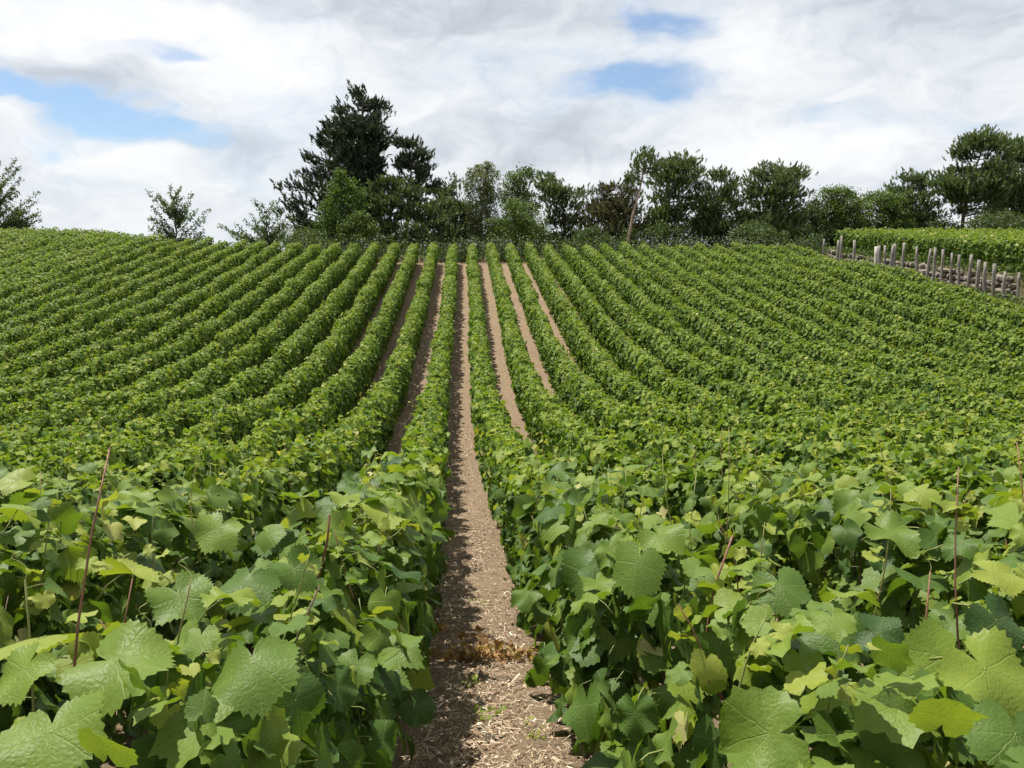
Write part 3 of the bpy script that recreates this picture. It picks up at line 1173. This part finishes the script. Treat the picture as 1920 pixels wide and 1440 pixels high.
def tuft_template(seed, blades=13, up=.5):
    g = np.random.default_rng(seed)
    V, T = [], []
    for k in range(blades):
        f = g.uniform(0, 1)
        a = g.uniform(0, 6.28)
        o = np.array([math.cos(a), math.sin(a), 0])
        b = np.array([0, 0, f * .65 - .3])
        e = b + o * g.uniform(.20, .38) * (1 - .45 * f) + np.array([0, 0, g.uniform(.18, .55) * (1 + up * f)])
        s = np.cross(o, [0, 0, 1]) * .075
        m = (b + e) / 2
        i = len(V)
        V += [b, m + s, e, m - s]
        T += [(i, i + 1, i + 2), (i, i + 2, i + 3)]
    return np.array(V), np.array(T, np.int32), np.zeros((len(V), 2), np.float32)


TUFTS = [tuft_template(k) for k in range(6)]
_lv = np.array([(0, -.5, 0), (.27, -.08, .07), (.18, .28, .03), (0, .55, -.06), (-.18, .28, .03), (-.27, -.08, .07)])
LEAFLET = (_lv, np.array([(0, 1, 2), (0, 2, 3), (0, 3, 4), (0, 4, 5)], np.int32), np.zeros((6, 2), np.float32))


class Crown:
    """outline of a crown on its own plane: heights with the reach to either side of the trunk"""
    def __init__(s, outline, d):
        pl = np.array([at(xl, y, d) for y, xl, xr in outline])
        pr = np.array([at(xr, y, d) for y, xl, xr in outline])
        o = np.argsort(pl[:, 2])
        s.z, s.l, s.r = pl[o, 2], pl[o, 0], pr[o, 0]
        zz = np.linspace(s.z[0], s.z[-1], 100)
        s.area = float(np.mean(s.R(zz) - s.L(zz)) * (s.z[-1] - s.z[0]))
        wid = s.R(zz) - s.L(zz) + .15
        s.cdf = np.cumsum(wid) / wid.sum()
        s.zz = zz

    def L(s, z):
        return np.interp(z, s.z, s.l)

    def R(s, z):
        return np.interp(z, s.z, s.r)

    def pickz(s, g, n):
        return np.interp(g.uniform(size=n), s.cdf, s.zz)


def trunk_pts(tr, d, g):
    P = np.array([at(x, y, d) for x, y in tr])
    P[0, 2] = float(ground_z(P[0, 0], d)) - .1
    t = np.linspace(0, len(P) - 1, 3 * len(P) + 2)
    Q = np.stack([np.interp(t, np.arange(len(P)), P[:, k]) for k in range(3)], 1)
    Q[1:-1, :2] += g.normal(0, .04, (len(Q) - 2, 2))
    return Q


def pine(label, d, trunk, outline, seed, mat, bark=None, r0=.16, dens=1.0, rise=.25, tuft=.40, pad=.30, flat=.5, depth=.85, group='pines on the crest'):
    g = np.random.default_rng(seed)
    cr = Crown(outline, d)
    Q = trunk_pts(trunk, d, g)
    base = Q[0].copy()
    root = empty('pine_tree', base)
    tag(root, label, 'tree', group)
    tb = MB()
    tb.tube(Q - base, np.linspace(r0, r0 * .22, len(Q)), 8, .3, 0)
    cb = MB()
    nb = max(16, int(cr.area * 4.2 * dens))
    ze = cr.pickz(g, nb)
    pos, axis, pads = [], [], []
    for z in ze:
        ph = g.uniform(0, 6.28)
        tx = float(np.interp(z, Q[:, 2], Q[:, 0]))
        ty = float(np.interp(z, Q[:, 2], Q[:, 1]))
        Lx, Rx = max(tx - float(cr.L(z)), .12), max(float(cr.R(z)) - tx, .12)
        c, s = math.cos(ph), math.sin(ph)
        ex = Rx if c > 0 else Lx
        ey = (Lx + Rx) * .5 * depth
        ext = 1 / math.sqrt((c / ex) ** 2 + (s / ey) ** 2) * g.uniform(.62, 1.04) ** .6
        zb = max(z - ext * rise * g.uniform(.5, 1.4), Q[1, 2])
        bx, by = float(np.interp(zb, Q[:, 2], Q[:, 0])), float(np.interp(zb, Q[:, 2], Q[:, 1]))
        A = np.array([bx, by, zb])
        B = np.array([tx + c * ext, ty + s * ext, z])
        M1 = A + (B - A) * .5 + np.array([0, 0, -.06 * ext]) + g.normal(0, .05 * ext, 3)
        w = np.linspace(0, 1, 6)[:, None]
        br = (1 - w) ** 2 * A + 2 * w * (1 - w) * M1 + w * w * B
        tb.tube(br - base, np.linspace(max(.02, .028 * math.sqrt(ext)), .012, 6), 4, .3, 0, cap=False)
        for f in ((.55, .8, 1.0) if ext > .8 else (.75, 1.0)):
            k = f * 5
            i = min(int(k), 4)
            p = br[i] + (br[i + 1] - br[i]) * (k - i)
            p = p + g.normal(0, .10 * ext * (1.3 - f) + .06, 3) * np.array([1, 1, .5])
            n = int(g.integers(7, 13))
            q = p + g.normal(0, 1, (n, 3)) * np.array([pad, pad, pad * flat])
            o = np.array([c, s, 0]) * .5 + np.array([0, 0, .9])
            pos.append(q)
            axis.append(o + g.normal(0, .35, (n, 3)))
            pads.append(np.full(n, g.uniform(-.22, .22)))
    pos = np.concatenate(pos)
    axis = np.concatenate(axis)
    pd = np.concatenate(pads)
    rot = frames(axis, g.normal(0, 1, axis.shape))
    tone = np.clip(g.normal(.45, .16, len(pos)) + pd, 0, 1)
    pick = g.integers(0, 6, len(pos))
    for k in range(6):
        m = pick == k
        cb.scatter(*TUFTS[k], pos[m] - base, rot[m], g.uniform(.75, 1.2, m.sum()) * tuft, tone[m], 0)
    tb.obj('trunk', [bark or M_BARK], root)
    o = cb.obj('crown', [mat], root, smooth=False)
    return root


def broadleaf(name, label, d, trunk, outline, seed, mat, bark=None, r0=.12, dens=1.0, leaf=.15, pad=.34, per=46, droop=0.0, cat='tree', group=None, limbs=.4):
    g = np.random.default_rng(seed)
    cr = Crown(outline, d)
    Q = trunk_pts(trunk, d, g)
    base = Q[0].copy()
    root = empty(name, base)
    tag(root, label, cat, group)
    tb = MB()
    tb.tube(Q - base, np.linspace(r0, r0 * .25, len(Q)), 7, .3, 0)
    n = max(24, int(cr.area * 14 * dens))
    z = cr.pickz(g, n)
    ph = g.uniform(0, 6.28, n)
    rr = g.uniform(0, 1, n) ** .45
    cx = (cr.L(z) + cr.R(z)) / 2
    hx = np.maximum((cr.R(z) - cr.L(z)) / 2 - pad * .4, .05)
    dy = Q[-1, 1]
    P = np.stack([cx + np.cos(ph) * hx * rr, dy + np.sin(ph) * np.maximum(hx * .8, .3) * rr, z], 1)
    pos, pd = [], []
    for i in range(n):
        if g.uniform() < limbs:
            zb = min(max(P[i, 2] - g.uniform(.3, 1.0), Q[1, 2]), Q[-1, 2])
            A = np.array([np.interp(zb, Q[:, 2], Q[:, 0]), np.interp(zb, Q[:, 2], Q[:, 1]), zb])
            M1 = (A + P[i]) / 2 + np.array([0, 0, .12]) + g.normal(0, .06, 3)
            tb.tube(np.array([A, M1, P[i]]) - base, [.028, .018, .008], 4, .3, 0, cap=False)
        m = int(per * g.uniform(.6, 1.4))
        q = g.normal(0, 1, (m, 3)) * np.array([pad, pad, pad * .75]) * .6
        if droop:
            h = g.uniform(0, 1, m)
            q = q * np.array([.6, .6, .3]) + np.array([0, 0, -1]) * (h * droop)[:, None]
            tb.tube(np.array([P[i], P[i] + np.array([0, 0, -droop * .9])]) - base, [.008, .004], 3, .3, 0, cap=False)
        pos.append(P[i] + q)
        pd.append(np.full(m, g.uniform(-.2, .2)))
    pos, pd = np.concatenate(pos), np.concatenate(pd)
    k = len(pos)
    nrm = g.normal(0, .6, (k, 3)) + np.array([0, 0, .8])
    tip = g.normal(0, .6, (k, 3)) + np.array([0, 0, -.7])
    tone = np.clip(g.normal(.45, .2, k) + pd, 0, 1)
    cb = MB()
    cb.scatter(*LEAFLET, pos - base, frames(nrm, tip), g.uniform(.7, 1.25, k) * leaf, tone, 0)
    tb.obj('trunk', [bark or M_BARK], root)
    cb.obj('crown', [mat], root, smooth=False)
    return root


def whip_tree(label, d, trunk, tips, seed, mat, r0=.07, leaf=.16, group=None, fill=None):
    """young cherry: long straight limbs with leaves set all along them"""
    g = np.random.default_rng(seed)
    Q = trunk_pts(trunk, d, g)
    base = Q[0].copy()
    root = empty('cherry_tree', base)
    tag(root, label, 'tree', group)
    tb, cb = MB(), MB()
    tb.tube(Q - base, np.linspace(r0, r0 * .3, len(Q)), 7, .3, 0)
    pos, drv = [], []
    limbs = [(x, y, g.normal(0, .25)) for x, y in tips]
    for _ in range(fill or 26):
        x, y = tips[g.integers(0, len(tips))]
        f = g.uniform(.35, .9)
        x2, y2 = tips[g.integers(0, len(tips))]
        mxx = x + (x2 - x) * g.uniform(0, .6)
        myy = max(y, y2) + g.uniform(0, 40)
        limbs.append((mxx, myy, g.normal(0, .8)))
    for x, y, dy in limbs:
        B = at(x, y, d) + np.array([0, dy, 0])
        zb = max(min(B[2] - abs(B[0] - Q[-1, 0]) * g.uniform(.7, 1.2) - .35, Q[-1, 2]), Q[1, 2])
        A = np.array([np.interp(zb, Q[:, 2], Q[:, 0]), np.interp(zb, Q[:, 2], Q[:, 1]), zb])
        M1 = (A + B) / 2 + np.array([0, 0, -.12]) + g.normal(0, .05, 3)
        w = np.linspace(0, 1, 7)[:, None]
        br = (1 - w) ** 2 * A + 2 * w * (1 - w) * M1 + w * w * B
        tb.tube(br - base, np.linspace(.022, .008, 7), 4, .3, 0, cap=False)
        L = np.linalg.norm(B - A)
        m = int(46 * L) + 20
        f = g.uniform(.12, 1, m) * 5.999
        i = f.astype(int)
        pos.append(br[i] + (br[i + 1] - br[i]) * (f - i)[:, None] + g.normal(0, .085, (m, 3)))
    pos = np.concatenate(pos)
    k = len(pos)
    cb.scatter(*LEAFLET, pos - base, frames(g.normal(0, .6, (k, 3)) + np.array([0, 0, .7]), g.normal(0, .7, (k, 3)) + np.array([0, 0, -.6])),
               g.uniform(.6, 1.2, k) * leaf, np.clip(g.normal(.5, .22, k), 0, 1), 0)
    tb.obj('trunk', [M_BARK], root)
    cb.obj('crown', [mat], root, smooth=False)


whip_tree('cherry tree cut by the left picture edge above the vines', 56, [(-30, 450), (-30, 380), (-25, 320)],
          [(5, 306), (38, 312), (42, 332), (30, 350), (70, 357), (66, 376), (80, 402), (45, 405), (30, 300), (-20, 295), (-60, 320), (55, 420), (20, 380), (10, 345), (-80, 350)], 1, M_CHERRY, group='young cherry trees', fill=44)
whip_tree('small young cherry tree standing alone on the left skyline', 57, [(330, 452), (328, 410), (325, 375)],
          [(274, 357), (320, 347), (338, 350), (362, 362), (392, 392), (300, 375), (285, 385), (278, 408), (380, 410), (345, 370), (310, 390), (355, 385), (275, 425), (385, 432), (330, 368)], 2, M_CHERRY, group='young cherry trees', fill=40)
whip_tree('low sparse cherry shoots left of the tallest pine', 55, [(505, 452), (500, 425), (500, 400)],
          [(406, 420), (475, 372), (490, 382), (455, 410), (440, 420), (520, 380), (530, 395), (470, 400), (510, 378), (430, 432), (545, 400)], 3, M_CHERRY, group='young cherry trees', fill=30)

pine('tallest dark black pine with a broad lower left side', 60, [(655, 460), (668, 380), (675, 290), (680, 190)],
     [(176, 668, 700), (192, 645, 722), (215, 612, 725), (240, 600, 742), (262, 590, 728), (285, 580, 716), (310, 566, 715), (335, 556, 716), (360, 538, 722), (385, 524, 716), (410, 522, 700), (440, 540, 690)],
     11, M_BLACKPINE, r0=.22, dens=1.02, rise=.35, tuft=.54, pad=.26, flat=.6)
pine('slender dark pine just right of the tallest one', 58.5, [(755, 460), (765, 400), (770, 330), (768, 262)],
     [(250, 758, 775), (268, 745, 796), (290, 728, 802), (305, 740, 818), (325, 748, 830), (340, 735, 832), (362, 742, 818), (380, 738, 800)],
     12, M_BLACKPINE, r0=.13, dens=.72, rise=.4, tuft=.50, pad=.22, flat=.55)
pine('flat-topped pine with bare twin trunks beside the bright tree', 57, [(727, 458), (730, 410), (745, 360), (748, 345)],
     [(334, 735, 790), (345, 700, 800), (360, 690, 805), (380, 692, 795), (405, 700, 780), (435, 705, 780)], 13, M_SCOTS, r0=.09, dens=1.2, tuft=.36, flat=.35)
pine('low spreading dark pine in front of the flat-topped pine', 56, [(800, 460), (805, 420), (812, 385)],
     [(378, 790, 835), (395, 772, 850), (415, 752, 860), (438, 745, 868), (450, 760, 860)], 14, M_SCOTS, r0=.08, dens=1.4, tuft=.36, flat=.35)
broadleaf('broadleaf_tree', 'bright green bushy tree at the foot of the tallest pine', 55, [(640, 456), (645, 410), (642, 360)],
          [(322, 628, 642), (340, 622, 672), (360, 612, 688), (385, 598, 690), (410, 590, 692), (440, 588, 700)], 15, M_BRIGHT, dens=1.1, leaf=.15)
broadleaf('shrub', 'olive green shrub under the bright tree', 53.6, [(675, 456), (676, 435), (678, 420)],
          [(402, 655, 695), (420, 640, 712), (445, 632, 722)], 16, M_BROAD, r0=.04, dens=1.2, leaf=.13, cat='shrub', group='shrubs along the crest')
pine('grey-green domed pine left of the birch', 58, [(850, 458), (848, 420), (848, 355)],
     [(334, 840, 868), (345, 825, 880), (365, 812, 890), (390, 806, 895), (440, 805, 895)], 17, M_SCOTS, r0=.1, dens=1.3, tuft=.38, flat=.4)
broadleaf('birch_tree', 'pale weeping birch with thin light stems', 56.5, [(905, 458), (902, 400), (905, 350), (915, 312)],
          [(302, 905, 925), (315, 872, 938), (330, 866, 945), (355, 866, 946), (380, 868, 940), (440, 875, 930)], 18, M_BIRCH, M_PALEBARK, r0=.05, dens=1.5, leaf=.12, pad=.30, per=52, droop=.55, limbs=.12)
broadleaf('broadleaf_tree', 'round-topped olive green tree right of the birch', 57.5, [(968, 458), (970, 400), (972, 350)],
          [(314, 975, 1000), (325, 948, 1005), (345, 940, 1008), (375, 935, 1012), (410, 930, 1015), (440, 925, 1020)], 19, M_BROAD, dens=1.3, leaf=.14)
broadleaf('broadleaf_tree', 'low dark tree filling the gap below birch and olive tree', 54.5, [(965, 458), (965, 430), (965, 405)],
          [(375, 940, 990), (395, 925, 1015), (420, 915, 1030), (448, 910, 1035)], 20, M_BROAD, dens=1.1, leaf=.14)
pine('open airy pine with sky showing through its crown', 59, [(1060, 460), (1058, 410), (1052, 360), (1050, 335)],
     [(324, 1030, 1068), (335, 1010, 1095), (345, 1005, 1112), (365, 1008, 1098), (390, 1020, 1095), (420, 1030, 1090), (445, 1035, 1085)], 21, M_SCOTS, r0=.11, dens=.9, tuft=.40, flat=.4)
pine('brownish dense pine left of the leaning trunk', 58, [(1140, 460), (1142, 410), (1150, 365)],
     [(342, 1135, 1170), (358, 1125, 1200), (380, 1105, 1210), (405, 1080, 1212), (430, 1070, 1212), (448, 1072, 1205)], 22, M_BROWNPINE, r0=.12, dens=1.3, tuft=.38, flat=.4)
pine('thin leaning pine with a bare pinkish trunk', 54.5, [(1172, 458), (1186, 400), (1203, 345), (1208, 300)],
     [(280, 1178, 1195), (292, 1176, 1215), (305, 1180, 1238), (320, 1188, 1242), (335, 1178, 1235), (348, 1172, 1225)], 23, M_SCOTS, M_REDBARK, r0=.10, dens=1.2, tuft=.36, flat=.45)
pine('tall scots pine right of the leaning trunk', 57.5, [(1248, 460), (1250, 400), (1262, 340), (1275, 295)],
     [(280, 1265, 1300), (295, 1245, 1308), (315, 1232, 1310), (335, 1225, 1318), (355, 1225, 1312), (375, 1228, 1305), (405, 1225, 1300), (440, 1225, 1300)], 24, M_SCOTS, r0=.13, dens=1.2, tuft=.40, flat=.45)
pine('mid-height pine with a narrow top between two fuller pines', 58, [(1350, 460), (1350, 400), (1352, 325)],
     [(308, 1342, 1366), (325, 1335, 1370), (345, 1315, 1385), (370, 1300, 1400), (400, 1298, 1405), (430, 1300, 1410)], 25, M_SCOTS, r0=.12, dens=1.3, tuft=.40, flat=.45)
pine('broad round-crowned dark pine beside the tree hedge', 58, [(1450, 460), (1448, 400), (1450, 330)],
     [(308, 1440, 1495), (318, 1415, 1502), (335, 1400, 1505), (360, 1393, 1512), (385, 1390, 1510), (410, 1388, 1515), (440, 1385, 1520)], 26, M_SCOTS, r0=.15, dens=1.35, tuft=.40, flat=.45)
broadleaf('broadleaf_tree', 'rounded green tree between the dark pine and the posts', 58, [(1565, 460), (1565, 420), (1565, 390)],
          [(355, 1540, 1590), (368, 1522, 1615), (390, 1512, 1625), (420, 1508, 1630), (448, 1505, 1640)], 27, M_BROAD, dens=1.4, leaf=.15)
broadleaf('broadleaf_tree', 'rounded green tree above the left end of the terrace', 59, [(1655, 455), (1655, 420), (1655, 395)],
          [(362, 1630, 1680), (378, 1605, 1700), (400, 1598, 1710), (430, 1595, 1720)], 28, M_BROAD, dens=1.4, leaf=.15)
pine('small pine standing over the rounded trees by the terrace', 60, [(1715, 450), (1712, 400), (1710, 345)],
     [(324, 1700, 1720), (335, 1688, 1738), (350, 1665, 1752), (370, 1662, 1765), (395, 1670, 1765), (425, 1680, 1765)], 29, M_SCOTS, r0=.12, dens=1.25, tuft=.40, flat=.4)
pine('large pine with forked trunk rising over the terrace', 58, [(1802, 450), (1810, 390), (1825, 330), (1845, 262)],
     [(245, 1838, 1858), (258, 1812, 1872), (275, 1795, 1885), (295, 1785, 1890), (315, 1768, 1895), (340, 1755, 1900), (362, 1762, 1900), (380, 1820, 1905), (400, 1815, 1900)], 30, M_SCOTS, r0=.15, dens=1.25, tuft=.42, flat=.4)
pine('pine at the right picture edge overlapping the large one', 59.5, [(1910, 450), (1915, 380), (1925, 290)],
     [(258, 1910, 1950), (272, 1880, 1970), (300, 1875, 1990), (340, 1865, 2010), (390, 1860, 2020), (430, 1850, 2020)], 31, M_SCOTS, r0=.15, dens=1.3, tuft=.42, flat=.4)
SHR = [(575, 430, 60, 'dark shrub at the left foot of the tallest pine', M_DARKLEAF), (735, 432, 45, 'shrub below the flat-topped pine', M_BROAD), (868, 428, 42, 'bright green shrub at the top end of the path', M_BRIGHT),
       (1110, 428, 50, 'low shrub below the brownish pine', M_DARKLEAF), (1245, 420, 55, 'low shrub at the foot of the tall scots pine', M_DARKLEAF), (1335, 410, 60, 'dark shrub under the narrow-topped pine', M_DARKLEAF),
       (1420, 420, 65, 'dark shrub under the round-crowned pine', M_DARKLEAF), (1500, 425, 50, 'dark shrub right of the round-crowned pine', M_DARKLEAF), (1770, 415, 60, 'shrub at the foot of the large forked pine', M_DARKLEAF),
       (1870, 400, 70, 'dark shrub between the two pines over the terrace', M_DARKLEAF), (1180, 432, 40, 'low shrub hiding the foot of the leaning trunk', M_DARKLEAF), (1580, 440, 40, 'shrub behind the first wooden posts', M_BRIGHT)]
for i, (px, py, w, lab, mt) in enumerate(SHR):
    broadleaf('shrub', lab, 53.5 + (i % 3) * 2.2, [(px, 458), (px, py + 14), (px + 2, py + 8)],
              [(py, px - w * .3, px + w * .25), (py + 10, px - w * .7, px + w * .65), (py + 26, px - w, px + w * .95)], 200 + i, mt, r0=.03, dens=1.3, leaf=.13, cat='shrub', group='shrubs along the crest')


def undergrowth(name, label, x0, x1, n, seed, hfun, dfun, mat, leaf=.13, per=34, cat='undergrowth', pad=.3):
    g = np.random.default_rng(seed)
    mb = MB()
    pos, tn = [], []
    for _ in range(n):
        px = g.uniform(x0, x1)
        d = dfun(g, px)
        p = at(px, 450, d)
        gz = float(ground_z(p[0], d))
        m = int(per * g.uniform(.6, 1.4))
        h = hfun(g, px)
        q = g.normal(0, 1, (m, 3)) * np.array([pad, pad, .0])
        q[:, 2] = g.uniform(0, 1, m) ** 1.15 * h
        pos.append(np.array([p[0], d, gz]) + q)
        tn.append(np.full(m, g.uniform(-.25, .25)))
        for _k in range(2):
            b = np.array([p[0], d, gz]) + np.append(g.normal(0, .15, 2), -.05)
            mb.tube([b, b + np.append(g.normal(0, .08, 2), h * .9)], [.008, .004], 3, .3, 1, cap=False)
    pos, tn = np.concatenate(pos), np.concatenate(tn)
    k = len(pos)
    mb.scatter(*LEAFLET, pos, frames(g.normal(0, .6, (k, 3)) + np.array([0, 0, .7]), g.normal(0, .7, (k, 3)) + np.array([0, 0, .3])), g.uniform(.6, 1.3, k) * leaf, np.clip(g.normal(.42, .2, k) + tn, 0, 1), 0)
    tag(mb.obj(name, [mat, M_BARK], smooth=False), label, cat, kind='stuff')


undergrowth('undergrowth', 'dark tangle of weeds closing the top ends of the vine rows', 540, 1545, 620, 61, lambda g, x: g.uniform(.6, 1.5), lambda g, x: 49.4 + abs(g.normal(0, .7)), M_DARKLEAF)
undergrowth('undergrowth', 'dense dark thicket below the crowns of the tree line', 545, 1620, 1150, 62, lambda g, x: g.uniform(.6, 1.0) * (2.1 + .6 * math.sin(x * .021 + 1) + (.5 if x > 1220 else 0) - (.9 if x < 700 else 0)), lambda g, x: 59.5 + g.normal(0, 1.2), M_DARKLEAF, leaf=.18, pad=.42)
undergrowth('undergrowth', 'dense dark thicket behind the vines of the raised terrace', 1600, 2050, 260, 63, lambda g, x: g.uniform(.5, 1.0) * 1.9, lambda g, x: 62 + g.normal(0, 1.0), M_DARKLEAF, leaf=.18, pad=.42)


def bank_weeds():
    g = np.random.default_rng(64)
    n = 11000
    d = g.uniform(29.5, 50, n)
    x = np.where(g.uniform(size=n) < .6, g.uniform(XW + .12, XW + .75, n), g.normal(XW - .6, .22, n))
    z = ground_z(x, d) + g.uniform(0, 1, n) ** 2 * .32
    mb = MB()
    mb.scatter(*LEAFLET, np.stack([x, d, z], 1), frames(g.normal(0, .6, (n, 3)) + np.array([0, 0, .6]), g.normal(0, .5, (n, 3)) + np.array([0, 0, .8])), g.uniform(.07, .17, n), np.clip(g.normal(.5, .25, n), 0, 1), 0)
    tag(mb.obj('weeds', [M_BROAD], smooth=False), 'low green weeds along the top and foot of the stone wall', 'weeds', kind='stuff')


bank_weeds()
print('LEAVES', NLEAF[0], 'OBJECTS', len(bpy.data.objects))
